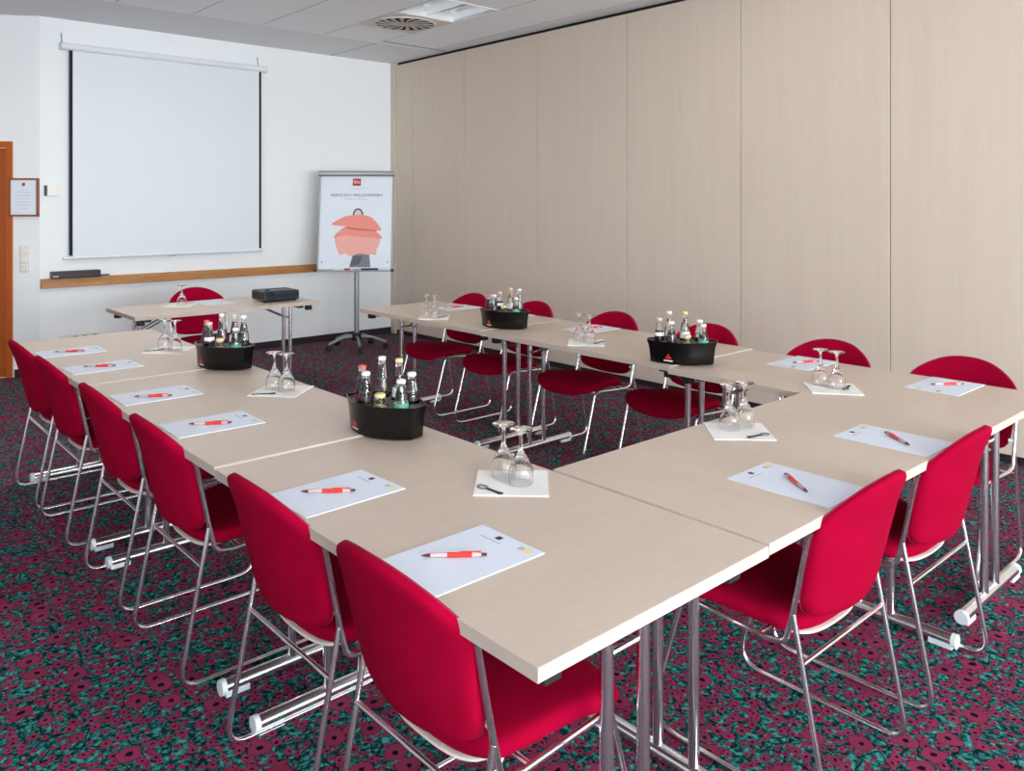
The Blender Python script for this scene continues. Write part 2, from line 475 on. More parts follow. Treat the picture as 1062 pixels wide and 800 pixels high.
# thermostat, switch plate, socket strip
th = tag(empty('thermostat', (1.738, YB, 1.615)), 'small white thermostat box left of the screen', 'thermostat')
m = MB(); m.box(-.030, .052, -.028, 0, -.045, .047); m.build('housing', M['white_plastic'], th, bevel=.004)
m = MB(); m.box(-.050, -.0305, -.026, 0, -.045, .047); m.build('side_cover', M['grey_plastic'], th, bevel=.003)
m = MB(); m.lathe([(0, 0), (.014, 0), (.014, .008), (0, .008)], 20)
d = m.build('dial', M['white_plastic'], th, smooth=True); d.location = (.004, -.028, .0); d.rotation_euler = (PI / 2, 0, 0)
sw = tag(empty('light_switch', aw(.119, 0, .91)), 'pale three gang light switch plate below the framed notice', 'switch')
tfs = lambda s, d, z: tuple(Vector(aw(s, d, z)) - Vector(sw.location))
m = MB(); m.box(.078, .160, 0, .010, .910, 1.140, tf=tfs); m.build('plate', M['beige_plastic'], sw, bevel=.003)
for k in range(3):
    m = MB(); m.box(.090, .148, .010, .016, .920 + k * .075, .980 + k * .075, tf=tfs); m.build('rocker', M['white_plastic'], sw, bevel=.003)
so = tag(empty('socket_strip', (1.97, YB, .30)), 'cream wall socket strip low on the white wall', 'socket')
m = MB(); m.box(-.165, .165, -.012, 0, -.04, .042); m.build('plate', M['beige_plastic'], so, bevel=.003)
for k in range(4):
    m = MB(); m.lathe([(.026, 0), (.028, .003), (.022, .004), (.021, -.006), (0, -.006)], 20)
    q = m.build('socket_well', M['grey_plastic'] if k else M['beige_plastic'], so, smooth=True); q.location = (-.12 + k * .08, -.0125, .0); q.rotation_euler = (PI / 2, 0, 0)

# pen/eraser ledge box on the rail
lb = tag(empty('speaker_bar', (1.93, YB - .05, .8482)), 'long black box lying on the oak rail', 'box')
m = MB(); m.box(-.20, .19, -.045, .04, 0, .062); m.build('body', M['black'], lb, bevel=.006)
m = MB(); m.box(-.195, -.15, -.0462, -.045, .014, .026); m.build('badge', M['ink_light'], lb)
m = MB(); m.tube([(.19, -.01, .012), (.27, -.01, .012)], .006); m.build('plug', M['black'], lb, smooth=True)

# projection screen
ps = tag(empty('projection_screen', (2.76, YB, 1.0)), 'white roll-down projection screen with black side borders', 'projection screen')
XS = ps.location.x
m = MB(); m.tube([(1.815 - XS, -.045, 1.885), (3.70 - XS, -.045, 1.885)], .032, 20); m.build('case', M['white_metal'], ps, smooth=True)
m = MB()
for x in (1.81, 3.705): m.tube([(x - .006 - XS, -.045, 1.885), (x + .006 - XS, -.045, 1.885)], .036, 20)
m.build('end_cap', M['cap'], ps, smooth=True)
SX0, SX1, SZ0, SZ1 = 1.875 - XS, 3.655 - XS, .035, 1.872
m = MB(); m.box(SX0 + .028, SX1 - .024, -.046, -.044, SZ0, SZ1); m.build('screen_fabric', M['fabric_w'], ps)
m = MB(); m.box(SX0, SX0 + .0278, -.046, -.044, SZ0 + .008, SZ1); m.build('black_border', M['black_border'], ps)
m = MB(); m.box(SX1 - .0238, SX1, -.046, -.044, SZ0 + .008, SZ1); m.build('black_border', M['black_border'], ps)
m = MB(); m.tube([(SX0 - .05, -.045, .022), (SX1 + .01, -.045, .022)], .013, 12)
bar = m.build('bottom_bar', M['white_metal'], ps, smooth=True)
m = MB(); m.box(-.03, .03, -.062, -.045, .004, .016); m.build('pull_handle', M['ink_light'], bar, bevel=.003)
for x in (1.822, 3.63):
    m = MB(); m.tube([(x - XS, -.03, 1.91), (x - XS, -.012, 1.99), (x - XS, 0, 2.005)], .004, 8); m.build('bracket', M['alu'], ps, smooth=True)

# ceiling lamp (recessed, unlit, mirror reflector) and swirl vent
cl = tag(empty('ceiling_light', ((LX0 + LX1) / 2, (LY0 + LY1) / 2, ZC)), 'square recessed ceiling lamp with mirror reflector beside the round vent', 'ceiling light')
hw = (LX1 - LX0) / 2; hh = (LY1 - LY0) / 2
m = MB()
for (x0, x1, y0, y1) in ((-hw, hw, -hh, -hh + .015), (-hw, hw, hh - .015, hh), (-hw, -hw + .015, -hh, hh), (hw - .015, hw, -hh, hh)):
    m.box(x0, x1, y0, y1, -.006, .12)
m.build('frame', M['white_metal'], cl)
m = MB(); pr = []
for b in range(2):
    x0 = -hw + .015 + b * (hw - .015); w_ = hw - .015
    for k in range(13):
        a = PI * k / 12; pr.append((x0 + w_ * (.5 - .5 * math.cos(a)), .015 + .085 * math.sin(a)))
vs = [(x, y, z) for y in (-hh + .015, hh - .015) for x, z in pr]; n = len(pr)
m.add(vs, [(i, i + 1, n + i + 1, n + i) for i in range(n - 1)])
m.build('reflector', M['reflector'], cl, smooth=True, recalc=False)
for x in (-hw / 2, hw / 2):
    m = MB(); m.tube([(x, -hh + .02, .075), (x, hh - .02, .075)], .013, 12); m.build('lamp_tube', M['white'], cl, smooth=True)
cl_p = Proto(cl); cl_p.get()
for (lx, ly), lab in zip(LAMPS[1:], ('added unseen ceiling lamp over the partition row nearer the viewer', 'added unseen ceiling lamp over the far left tables', 'added unseen ceiling lamp over the near left tables')):
    o = cl_p.get(); o.location = (lx + hw, ly + hh, ZC); tag(o, lab, 'ceiling light', 'recessed ceiling lamps')
    L = bpy.data.lights.new('added_fill_light', 'AREA'); L.shape = 'SQUARE'; L.size = .5; L.energy = 3 if ly < 5 else 26; L.color = (1.0, .95, .88)  # added fill, mostly lifting the far end, from lamps out of view
    q = bpy.data.objects.new('added_fill_light', L); C.objects.link(q); q.location = (lx + hw, ly + hh, ZC + .012)
cl['group'] = 'recessed ceiling lamps'
cv = tag(empty('ceiling_vent', (4.17, 6.09, ZC)), 'round swirl air vent in a beige ceiling plate', 'ceiling vent')
m = MB(); m.box(-.305, .305, -.308, .308, -.006, .001); m.build('plate', M['vent_plate'], cv, bevel=.002)
m = MB(); m.lathe([(.278, -.0062), (.27, -.0085), (0, -.0085)], 48); m.build('shade_disc', M['dark_gap'], cv)  # flat dark disc painted as the shade inside the vent
m = MB()
for k in range(16):
    a = 2 * PI * k / 16
    for (r0, r1, w_, tw) in ((.05, .16, .010, .0), (.165, .262, .017, .35), ):
        tf = lambda x, y, z, a=a, tw=tw, r0=r0: (r0 * math.cos(a) + (x - r0) * math.cos(a + tw) - y * math.sin(a + tw), r0 * math.sin(a) + (x - r0) * math.sin(a + tw) + y * math.cos(a + tw), z)
        m.box(r0, r1, -w_, w_, -.013, -.0088, tf=tf)
m.build('blade_ring', M['vent_blade'], cv)
m = MB(); m.lathe([(.262, -.0088), (.262, -.014), (.282, -.014), (.282, -.0062)], 48); m.build('outer_rim', M['vent_plate'], cv, smooth=True)
m = MB(); m.lathe([(0, -.015), (.05, -.014), (.052, -.0088), (0, -.0088)], 24); m.build('hub', M['vent_blade'], cv, smooth=True)

# ------------------------------------------------------------------ flip chart with poster
FX, FY = 4.366, 7.272
frot = math.atan2(-.668, .744) + math.radians(1.0)  # board faces the viewer
fc = tag(empty('flip_chart', (FX, FY, 0), frot), 'grey flip chart stand on five castors in the corner', 'flip chart')
BW, BH = .378, .985
bd = empty('board', (0, -.03, .830)); bd.parent = fc; bd.rotation_euler = (math.radians(-9), 0, 0)
m = MB(); m.box(-BW, BW, 0, .018, 0, BH); m.build('back_plate', M['white_metal'], bd, bevel=.002)
m = MB()
for x in (-BW - .006, BW - .010):
    m = MB(); m.box(x, x + .016, -.006, .02, .0, BH); m.build('side_rail', M['alu'], bd, bevel=.002)
m = MB(); m.box(-BW - .02, BW + .012, -.028, .02, BH - .012, BH + .032)
m.build('clamp_bar', M['alu'], bd, bevel=.008)
m = MB(); m.box(-BW - .012, BW + .012, -.025, -.019, BH - .018, BH - .008); m.box(-BW - .016, BW + .012, -.0285, -.02, BH + .024, BH + .033)
m.build('clamp_gasket', M['steel_dark'], bd)
m = MB(); m.box(-BW - .008, BW + .01, -.055, .0, -.024, -.016); m.box(-BW - .008, BW + .01, -.058, -.052, -.024, -.013)
tray = m.build('pen_tray', M['alu'], bd, bevel=.001)
for x in (-BW - .012, BW + .012):
    m = MB(); m.box(x - .013, x + .013, -.06, .0, -.028, .0); m.build('tray_end', M['black'], bd, bevel=.003)
m = MB(); m.tube([(0, .09, .30), (0, .09, 1.25)], .020, 14); m.tube([(0, .09, .10), (0, .09, .95)], .026, 14)
m.build('pole', M['alu'], fc, smooth=True)
m = MB(); m.lathe([(0, .085), (.045, .085), (.052, .10), (.052, .15), (.03, .165), (0, .165)], 20, (0, .09, 0)); m.build('hub', M['rubber'], fc, smooth=True)
for k in range(5):
    a = math.radians(-74 + 72 * k)
    leg = empty('base_leg', (0, .09, 0), a); leg.parent = fc
    m = MB(); m.tube(fillet([(.03, 0, .125), (.15, 0, .125), (.31, 0, .068)], .25, 8), .014, 10)
    m.build('arm', M['alu'], leg, smooth=True)
    m = MB(); m.tube([(.302, 0, .052), (.302, 0, .085)], .008, 8)
    for s in (-1, 1): m.tube([(.305, s * .006, .029), (.305, s * .022, .029)], .0285, 16)
    m.box(.285, .32, -.006, .006, .028, .056)
    m.build('castor', M['rubber'], leg, smooth=True)

# poster clipped on the board: top-level, with printed parts
po = empty('welcome_poster'); tag(po, 'welcome poster with red logo and pink cushions clipped on the flip chart', 'poster')
bpy.context.view_layer.update()
pm = fc.matrix_basis @ Matrix.Translation((0, -.03, .830)) @ Matrix.Rotation(math.radians(-9), 4, 'X') @ Matrix.Translation((0, -.002, 0))
po.matrix_world = pm
def P2(name, pts, m_, layer, parent=po):
    if layer and 'logo' not in name: pts = [(x * 1.03 + .022, z * .97) for x, z in pts]
    mb = MB(); y = -.0010 - layer * .0004
    mb.prism(pts, 0, .0003, tf=lambda x, z, d: (x, y - d, z)); return mb.build(name, m_, parent)
def ell(cx, cz, rx, rz, n=24, a0=0, a1=2 * PI): return [(cx + rx * math.cos(a0 + (a1 - a0) * k / n), cz + rz * math.sin(a0 + (a1 - a0) * k / n)) for k in range(n)]
PW = .358
m = MB(); m.box(-PW, PW, -.001, 0, .012, BH - .012); m.build('sheet', M['poster_paper'], po)
P2('logo', [(-.042, .868), (.042, .868), (.042, .944), (-.042, .944)], M['logo_red'], 1)
lg = text_mesh('ibis', .052, 'logo_lettering', M['white'], po, (0, -.0020, .908), (PI / 2, 0, 0))
text_mesh('HERZLICH WILLKOMMEN', .043, 'heading_lettering', M['hair'], po, (0, -.0016, .768), (PI / 2, 0, 0), sx=1.0, spacing=1.1)
m = MB(); m.box(-.10, .11, -.0016, -.0012, .835, .838); m.box(-.12, .12, -.0016, -.0012, .726, .730)
m.build('small_print', M['ink_light'], po)
P2('trousers', [(-.075, .02), (.135, .02), (.12, .17), (-.04, .17)], M['jeans'], 1)
P2('trouser_fold', [(-.06, .03), (.02, .05), (.06, .13), (-.03, .15), (-.05, .09)], M['jeans_d'], 2)
random.seed(3)
ring = [(-.215, .26), (-.225, .33), (-.20, .39), (-.13, .42), (.1, .42), (.19, .38), (.225, .32), (.215, .25), (.19, .20)]
low = [(.19 - k * .045, .155 + random.uniform(-.012, .02)) for k in range(9)]
P2('lower_cushion', smooth_closed(ring + low, 72), mat('pale_salmon_print', (.88, .43, .38), .7), 2)
P2('middle_cushion', smooth_closed([(-.235, .335), (-.19, .40), (-.10, .455), (.12, .44), (.20, .39), (.245, .325), (.16, .335), (0, .345), (-.12, .36)], 60), M['pink'], 3)
P2('upper_cushion', smooth_closed([(-.26, .475), (-.20, .525), (-.12, .565), (.02, .58), (.13, .555), (.20, .48), (.235, .41), (.12, .425), (0, .44), (-.1, .455)], 60), M['pink'], 4)
P2('cushion_fold', [(-.13, .448), (0, .431), (.19, .412), (.19, .404), (0, .418), (-.12, .437)], M['pink_d'], 5)
out = ell(0, .575, .052, .075, 20, 0, PI) + [(-.052, .575)]
inn = [(x * .74, .575 + (z - .575) * .80) for x, z in reversed(out)]
P2('head_band', out + inn, M['hair'], 2)
P2('forehead', [(x * .74, .575 + (z - .575) * .80) for x, z in out], M['skin'], 1)
m = MB()
for x in (-.335, .335): m.box(x - .006, x + .006, -.004, -.0012, .065, .077)
m.build('magnet', M['grey_plastic'], po)

# markers lying in the pen tray
for k, (x, L, mm, lab) in enumerate(((-.16, .10, 'white', 'white board marker lying at left in the flip chart tray'), (-.05, .09, 'marker_red', 'red board marker in the flip chart tray'),
                                (.16, .17, 'marker_blue', 'navy board marker right of the red one in the flip chart tray'), (.30, .09, 'paper', 'pale eraser at right in the flip chart tray'))):
    mk = tag(empty('board_marker'), lab, 'marker', 'board markers in the flip chart tray')
    mk.matrix_world = pm @ Matrix.Translation((x, -.036, -.0035))
    m = MB(); m.tube([(-L / 2, 0, 0), (L / 2 - .03, 0, 0)], .0115, 10); m.build('barrel', M[mm], mk, smooth=True)
    m = MB(); m.tube([(L / 2 - .03, 0, 0), (L / 2, 0, 0)], .0122, 10); m.build('cap', M['cap'] if k % 2 else M[mm], mk, smooth=True)

# ------------------------------------------------------------------ tables
def make_table(name, L, W, label, group, loc, rz, top):
    """length along local x, width along y, origin at centre on the floor"""
    t = tag(empty(name, loc, rz), label, 'table', group)
    T = .026
    m = MB(); m.box(-L / 2 + .0016, L / 2 - .0016, -W / 2 + .0016, W / 2 - .0016, top - T + .0006, top)
    tt = m.build('tabletop', M['table'], t)
    m = MB()
    e = .0016; z0 = top - T; z1 = top - .0004
    o = [(-L / 2, -W / 2), (L / 2, -W / 2), (L / 2, W / 2), (-L / 2, W / 2)]
    i_ = [(x + (e if x < 0 else -e), y + (e if y < 0 else -e)) for x, y in o]
    vs = [(x, y, z) for z in (z0, z1) for x, y in o] + [(x, y, z) for z in (z0, z1) for x, y in i_]
    fs = []
    for k in range(4):
        k2 = (k + 1) % 4
        fs += [(k, k2, 4 + k2, 4 + k), (4 + k, 4 + k2, 12 + k2, 12 + k), (8 + k2, 8 + k, 12 + k, 12 + k2), (k2, k, 8 + k, 8 + k2)]
    m.add(vs, fs); m.build('edge_band', M['edge'], tt)
    for s in (-1, 1):
        X = s * (L / 2 - .115)
        lg = empty('leg_frame', (X, 0, 0)); lg.parent = t
        hb = W / 2 - .075
        m = MB(); m.tube([(0, -hb, .026), (0, hb, .026)], .021, 14); m.build('foot', M['chrome'], lg, smooth=True)
        for q in (-1, 1):
            m = MB(); m.tube([(0, q * (hb + .012), .026), (0, q * (hb - .004), .026)], .024, 14)
            m.box(-.020, .020, min(q * hb, q * (hb - .075)), max(q * hb, q * (hb - .075)), 0, .016)
            m.build('end_cap', M['cap'], lg, smooth=True)
            m = MB(); m.tube([(0, q * .058, .04), (0, q * .058, top - T - .012)], .0145, 14); m.build('column', M['chrome'], lg, smooth=True)
            m = MB(); yb = q * .040
            m.tube([(-s * .008, yb, top - .145), (-s * .035, yb, top - .14), (-s * .235, yb, top - T - .014), (-s * .27, yb, top - T - .008)], .0055, 8)
            m.build('brace', M['chrome'], lg, smooth=True)
        m = MB(); m.box(-.018, .018, -W / 2 + .08, W / 2 - .08, top - T - .028, top - T); m.build('cross_beam', M['steel_dark'], lg, bevel=.003)
        m = MB(); m.tube([(-s * .008, -.07, top - .145), (-s * .008, .07, top - .145)], .007, 8); m.build('brace_bar', M['chrome'], lg, smooth=True)
        for q in (-1, 1):
            m = MB(); m.box(s * .055 - .022, s * .055 + .022, q * (W / 2 - .075) - .022, q * (W / 2 - .075) + .022, top - T - .045, top - T)
            m.build('stacking_buffer', M['rubber'], t, bevel=.004) .location = (X, 0, 0)
    return t
TOPS = []   # (x0,x1,y0,y1,z) to rest things on
def table(x0, x1, y0, y1, top, label, group='meeting tables set in a U shape'):
    TOPS.append((x0, x1, y0, y1, top))
    along_y = (y1 - y0) > (x1 - x0)
    L, W = (y1 - y0, x1 - x0) if along_y else (x1 - x0, y1 - y0)
    make_table('folding_table', L, W, label, group, ((x0 + x1) / 2, (y0 + y1) / 2, 0), PI / 2 if along_y else 0, top)
G = .0015
XA0, XA1 = .927, 1.643
table(XA0, XA1, .968, 2.318 - G, .737, 'maple folding table of the left row, nearest the viewer')
table(XA0, XA1, 2.318 + G, 3.712 - G, .742, 'maple folding table in the middle of the left row')
table(XA0, XA1, 3.712 + G, 5.095, .746, 'maple folding table at the far end of the left row')
table(XA1 + .003, 3.060 - G, .968, 1.655, .741, 'maple folding table across the near end between both rows')
table(3.060 + G, 3.775, .968, 2.326 - G, .738, 'maple folding table at the near end of the row along the partition')
table(3.088, 3.792, 2.326 + G, 3.720 - G, .743, 'maple folding table in the middle of the row along the partition')
table(3.088, 3.792, 3.720 + G, 5.095, .746, 'maple folding table at the far end of the row along the partition')
table(1.755, 3.13, 5.738, 6.395, .740, 'maple presenter table with the projector in front of the screen', None)
def tz(x, y):
    b = [t for t in TOPS if t[0] - .02 <= x <= t[1] + .02 and t[2] - .02 <= y <= t[3] + .02]
    return max((q[4] for q in b), default=.742)

# ------------------------------------------------------------------ chairs
def make_chair():
    ch = empty('conference_chair')
    # --- side frames: one bent chrome tube each
    for s in (-1, 1):
        x = s * .2265
        path = [(x, .022, .695), (x, .064, .490), (x, .085, .405), (x, .14, .397), (x, .395, .412), (x, .515, .0078), (x, -.030, .0078), (x, .064, .482)]
        pts = fillet(path, [.06, .03, .05, .035, .075, .055], 7)
        m = MB(); m.tube(pts, .0075, 10)
        sf = m.build('side_frame', M['chrome'], ch, smooth=True)
        m = MB(); m.tube([(x, .0225, .692), (x, .0205, .700)], .0085, 10); m.build('tube_plug', M['grey_plastic'], sf, smooth=True)
        m = MB(); m.tube([(s * .205, .066, .512), (s * .2215, .062, .512)], .007, 10); m.build('screw', M['cap'], sf, smooth=True)
    m = MB(); m.tube([(-.2265, .040, .368), (.2265, .040, .368)], .0060, 8); m.build('rear_crossbar', M['chrome'], ch, smooth=True)
    m = MB()
    for y in (.16, .36): m.tube([(-.2265, y, .399), (.2265, y, .399)], .006, 8)
    m.build('under_seat_bar', M['chrome'], ch, smooth=True)
    # --- backrest
    half = [(.07, .450), (.135, .459), (.187, .478), (.208, .512), (.214, .560), (.219, .620), (.223, .675), (.221, .712), (.200, .742), (.158, .774), (.105, .800), (.05, .813)]
    out = [(0, .447)] + half + [(0, .816)] + [(-x, z) for x, z in reversed(half)]
    out = smooth_closed(out, 72)
    def ysurf(x, z): return .072 - (z - .485) * .245 - .048 * (1 - min(1, (x / .224) ** 2)) - .14 * max(0, z - .70)
    def pad(outline, cen, rings, surf, t_back, t_front):
        n = len(outline); vs = []; fs = []
        rs = [1.0, .992, .975, .94, .88, .75, .55, .3]
        def lay(sign, thick):
            idx = []
            for r in rs[1:]:
                prof = (1 - r ** 26) ** .5
                row = []
                for (x, z) in outline:
                    px = cen[0] + (x - cen[0]) * r; pz = cen[1] + (z - cen[1]) * r
                    row.append(len(vs)); vs.append(surf(px, pz, sign * thick * prof))
                idx.append(row)
            c = len(vs); vs.append(surf(cen[0], cen[1], sign * thick))
            return idx, c
        rim = []
        for (x, z) in outline: rim.append(len(vs)); vs.append(surf(x, z, 0))
        for sign, thick in ((-1, t_back), (1, t_front)):
            idx, c = lay(sign, thick)
            prev = rim
            for row in idx:
                for k in range(n):
                    k2 = (k + 1) % n
                    q = (prev[k], prev[k2], row[k2], row[k])
                    fs.append(q if sign < 0 else tuple(reversed(q)))
                prev = row
            for k in range(n):
                q = (prev[k], prev[(k + 1) % n], c)
                fs.append(q if sign < 0 else tuple(reversed(q)))
        m = MB(); m.add(vs, fs); return m
    sb = lambda x, z, d: (x, ysurf(x, z) - .005 + d, z)
    bk = pad(out, (0, .62), 6, sb, .021, .009).build('backrest', M['red'], ch, smooth=True, angle=80)
    m = MB(); ring = [(x * .992, ysurf(x, z) - .001, .62 + (z - .62) * .992) for x, z in out]
    m.tube(ring + [ring[0]], .0028, 6, caps=False); m.build('piping', M['red_piping'], bk, smooth=True)
    # --- seat
    half = [(.07, .060), (.130, .076), (.178, .112), (.203, .17), (.214, .235), (.228, .30), (.243, .355), (.240, .40), (.205, .445), (.14, .476), (.07, .488)]
    out2 = smooth_closed([(0, .056)] + half + [(0, .492)] + [(-x, y) for x, y in reversed(half)], 72)
    def zs(x, y):
        z = .428 + .03 * min(1, max(0, (y - .06) / .25))
        if y > .36: z -= .055 * ((y - .36) / .13) ** 2
        if y < .14: z += .006 * ((.14 - y) / .08) ** 2 - .004
        return z - .008 * (abs(x) / .24) ** 2 - .006
    ss = lambda x, y, d: (x, y, zs(x, y) + d)
    pad(out2, (0, .28), 6, ss, .024, .022).build('seat', M['red'], ch, smooth=True, angle=80)
    sh = [(x * (.82 if y > .12 else .82 + .165 * (.12 - y) / .065), .28 + (y - .28) * (.80 if y > .28 else 1.01)) for x, y in out2]
    s2 = lambda x, y, d: (x, y, zs(x, y) - .026 + d)
    pad(sh, (0, .28), 6, s2, .009, .004).build('seat_shell', M['cream'], ch, smooth=True, angle=80)
    return ch
chair = Proto(make_chair())
def place_chair(x, y, rz, label, group):
    o = chair.get(); o.location = (x, y, 0); o.rotation_euler = (0, 0, rz); tag(o, label, 'chair', group); return o
LEFT = [(4.711, 'crimson chair at the far end of the left row, next to the door'),
        (4.140, 'crimson chair second from the far end of the left row'),
        (3.387, 'crimson chair third from the far end of the left row'),
        (2.765, 'crimson chair in the left row, fourth from the far end'),
        (1.960, 'crimson chair second nearest in the left row, beside two white foot caps'),
        (1.390, 'crimson chair nearest the viewer, largest one, at the near left table corner')]
for y, lab in LEFT: place_chair(.934, y, -PI / 2, lab, 'crimson chairs along the left row')
place_chair(2.095, .970, 0, 'crimson chair at the near table, left of the two there', 'crimson chairs at the near table')
place_chair(2.735, .968, 0, 'crimson chair at the near table, right of the two there', 'crimson chairs at the near table')
RIGHT = [(4.815, 'crimson chair at the partition, farthest one beside the flip chart'),
         (4.130, 'crimson chair at the partition, right behind the far bottle carrier'),
         (3.390, 'crimson chair at the partition, third from the flip chart between the two carriers'),
         (2.690, 'crimson chair at the partition, behind the bottle carrier nearer the viewer'),
         (1.965, 'crimson chair at the partition, behind the pair of upturned glasses at the corner'),
         (1.345, 'crimson chair at the partition at the right edge, nearest the viewer')]
for y, lab in RIGHT: place_chair(3.885, y, PI / 2, lab, 'crimson chairs along the partition')
place_chair(2.505, 6.63, PI, 'crimson chair behind the presenter table under the screen', None)

# ------------------------------------------------------------------ notepads and pens
def make_pad():
    p = empty('notepad')
    m = MB(); m.box(-.105, .105, -.1485, .1485, 0, .0022); s = m.build('sheets', M['paper'], p)
    m = MB(); m.box(-.028, -.012, .118, .134, .0022, .0024); m.build('logo', M['logo_dark'], p)
    m = MB(); m.box(-.062, .004, .104, .108, .0022, .0024); m.build('printed_line', M['ink_light'], p)
    m = MB(); m.prism(ell(.074, .128, .014, .011, 16), .0022, .0024); m.build('printed_emblem', M['yellow'], p)
    m = MB(); m.box(.048, .060, .118, .134, .0022, .0024); m.build('printed_mark', M['ink_light'], p)
    return p
pad_p = Proto(make_pad())
def place_pad(x, y, rz, label):
    o = pad_p.get(); o.location = (x, y, tz(x, y)); o.rotation_euler = (0, 0, rz); tag(o, label, 'notepad', 'white notepads laid at each seat'); return o
def make_pen():
    p = empty('ballpoint_pen')
    m = MB(); m.tube([(-.016, 0, .0055), (.038, 0, .0055)], .0055, 10); m.build('barrel', M['pen_red'], p, smooth=True)
    m = MB(); m.tube([(-.052, 0, .0052), (-.016, 0, .0055)], [.0045, .0053], 10); m.build('grip', M['pen_clear'], p, smooth=True)
    m = MB(); m.tube([(-.072, 0, .005), (-.066, 0, .005), (-.052, 0, .0052)], [.0007, .0022, .0044], 10); m.build('tip', M['pen_dark'], p, smooth=True)
    m = MB(); m.tube([(.038, 0, .0055), (.058, 0, .0055)], [.0053, .0048], 10); m.build('upper_barrel', M['pen_clear'], p, smooth=True)
    m = MB(); m.tube([(.058, 0, .0055), (.070, 0, .0055)], .0034, 10); m.build('push_button', M['pen_dark'], p, smooth=True)
    m = MB(); m.box(.012, .056, -.0018, .0018, .0108, .0125); m.box(.052, .057, -.0018, .0018, .006, .0125); m.build('clip', M['pen_red'], p)
    return p
pen_p = Proto(make_pen())
def place_pen(x, y, deg, label):
    label = label.replace('notepad on the partition side', 'partition side notepad')
    o = pen_p.get(); o.location = (x, y, tz(x, y) + .0023); o.rotation_euler = (0, 0, math.radians(deg)); tag(o, label, 'pen', 'red pens on the notepads'); return o
pads = [  # x, y, rz, where, pen (x, y, deg)
    (1.092, 1.380, -90, 'largest one, in front of the nearest left chair', (1.080, 1.3885, -40)),
    (1.092, 1.915, -88, 'second nearest in the left row', (1.073, 1.9215, -39)),
    (1.102, 2.780, -91, 'third nearest in the left row, just past the table seam', (1.0925, 2.7685, -34)),
    (1.105, 3.345, -90, 'fourth nearest in the left row', (1.080, 3.3125, -34)),
    (1.100, 4.065, -89, 'second from the far end of the left row', (1.088, 4.0655, -33)),
    (1.092, 4.590, -91, 'at the far end of the left row', (1.0825, 4.5695, -29)),
    (2.052, 1.127, 0, 'on the near table, by the left chair there', (2.041, 1.121, 53)),
    (2.668, 1.127, 0, 'on the near table, by the right chair there', (2.6675, 1.115, 53)),
    (3.624, 1.318, 90, 'on the partition side nearest the right edge', (3.6405, 1.316, -40)),
    (3.640, 1.965, 90, 'on the partition side behind the corner glasses', (3.6505, 1.9555, -28)),
    (3.640, 3.335, 89, 'on the partition side between the two bottle carriers', (3.655, 3.345, -22)),
    (3.638, 4.090, 91, 'on the partition side half hidden by the far bottle carrier', None),
    (3.640, 4.660, 90, 'on the partition side beside the farthest glasses', (3.628, 4.670, -28)),
]
for x, y, rz, where, pen in pads:
    place_pad(x, y, math.radians(rz), 'white notepad ' + where)
    if pen:
        px, py, dg_ = pen
        place_pen(px, py, dg_ if abs(rz) > 10 else dg_ + 0, 'red pen on the notepad ' + where)
o = place_pad(2.47, 6.22, math.radians(182), 'white notepad on the presenter table')

# ------------------------------------------------------------------ napkins, upturned glasses, openers
def make_napkin():
    m = MB(); s = .099; n = 10
    vs = []; fs = []
    for lay in range(2):
        for j in range(n + 1):
            for i in range(n + 1):
                x = -s + 2 * s * i / n; y = -s + 2 * s * j / n
                lift = .0012 * (1 + math.sin(7 * i / n + 2 * j / n)) * (1 if lay else 0)
                vs.append((x, y, (.0018 + lift) if lay else 0.0))
    N = n + 1
    for j in range(n):
        for i in range(n):
            a = j * N + i; fs.append((a, a + N, a + N + 1, a + 1)); b = a + N * N; fs.append((b, b + 1, b + N + 1, b + N))
    for k in range(n):
        fs += [(k, k + 1, k + 1 + N * N, k + N * N), (n * N + k + 1, n * N + k, n * N + k + N * N, n * N + k + 1 + N * N),
               ((k + 1) * N, k * N, k * N + N * N, (k + 1) * N + N * N), (k * N + n, (k + 1) * N + n, (k + 1) * N + n + N * N, k * N + n + N * N)]
    m.add(vs, fs); return m.build('paper_napkin', M['napkin'], smooth=True)
nap_p = Proto(make_napkin())
def make_glass():
    # stemmed goblet standing upside down: rim on the table, foot on top
    g = empty('water_goblet')
    outer = [(.0318, 0), (.0335, .012), (.0346, .024), (.0338, .035), (.0300, .048), (.0228, .062), (.0150, .075), (.0092, .086)]
    inner = [(.0, .0760), (.0095, .0735), (.0205, .0610), (.0281, .0472), (.0322, .0345), (.0330, .024), (.0320, .012), (.0304, 0)]
    # bowl: outer skin then inner skin in one closed profile
    m = MB(); m.lathe(outer + [(.0064, .094), (.0050, .104), (.0043, .128), (.0058, .138), (.0120, .1435), (.0312, .1462), (.0325, .1480), (.0312, .1494), (.0, .1502)], 28)
    top = list(m.v); tf_ = list(m.f)
    nt = len(top)
    m2 = MB(); m2.v = top; m2.f = tf_; m2.mi = [0] * len(tf_)
    m2.lathe(inner, 28)
    n0 = 0; base_in = nt + 1 + (len(inner) - 2) * 28
    m2.f += [(k, base_in + k, base_in + (k + 1) % 28, (k + 1) % 28) for k in range(28)]; m2.mi += [0] * 28
    m2.build('bowl_and_stem', M['glass'], g, smooth=True, angle=60)
    return g
gl_p = Proto(make_glass())
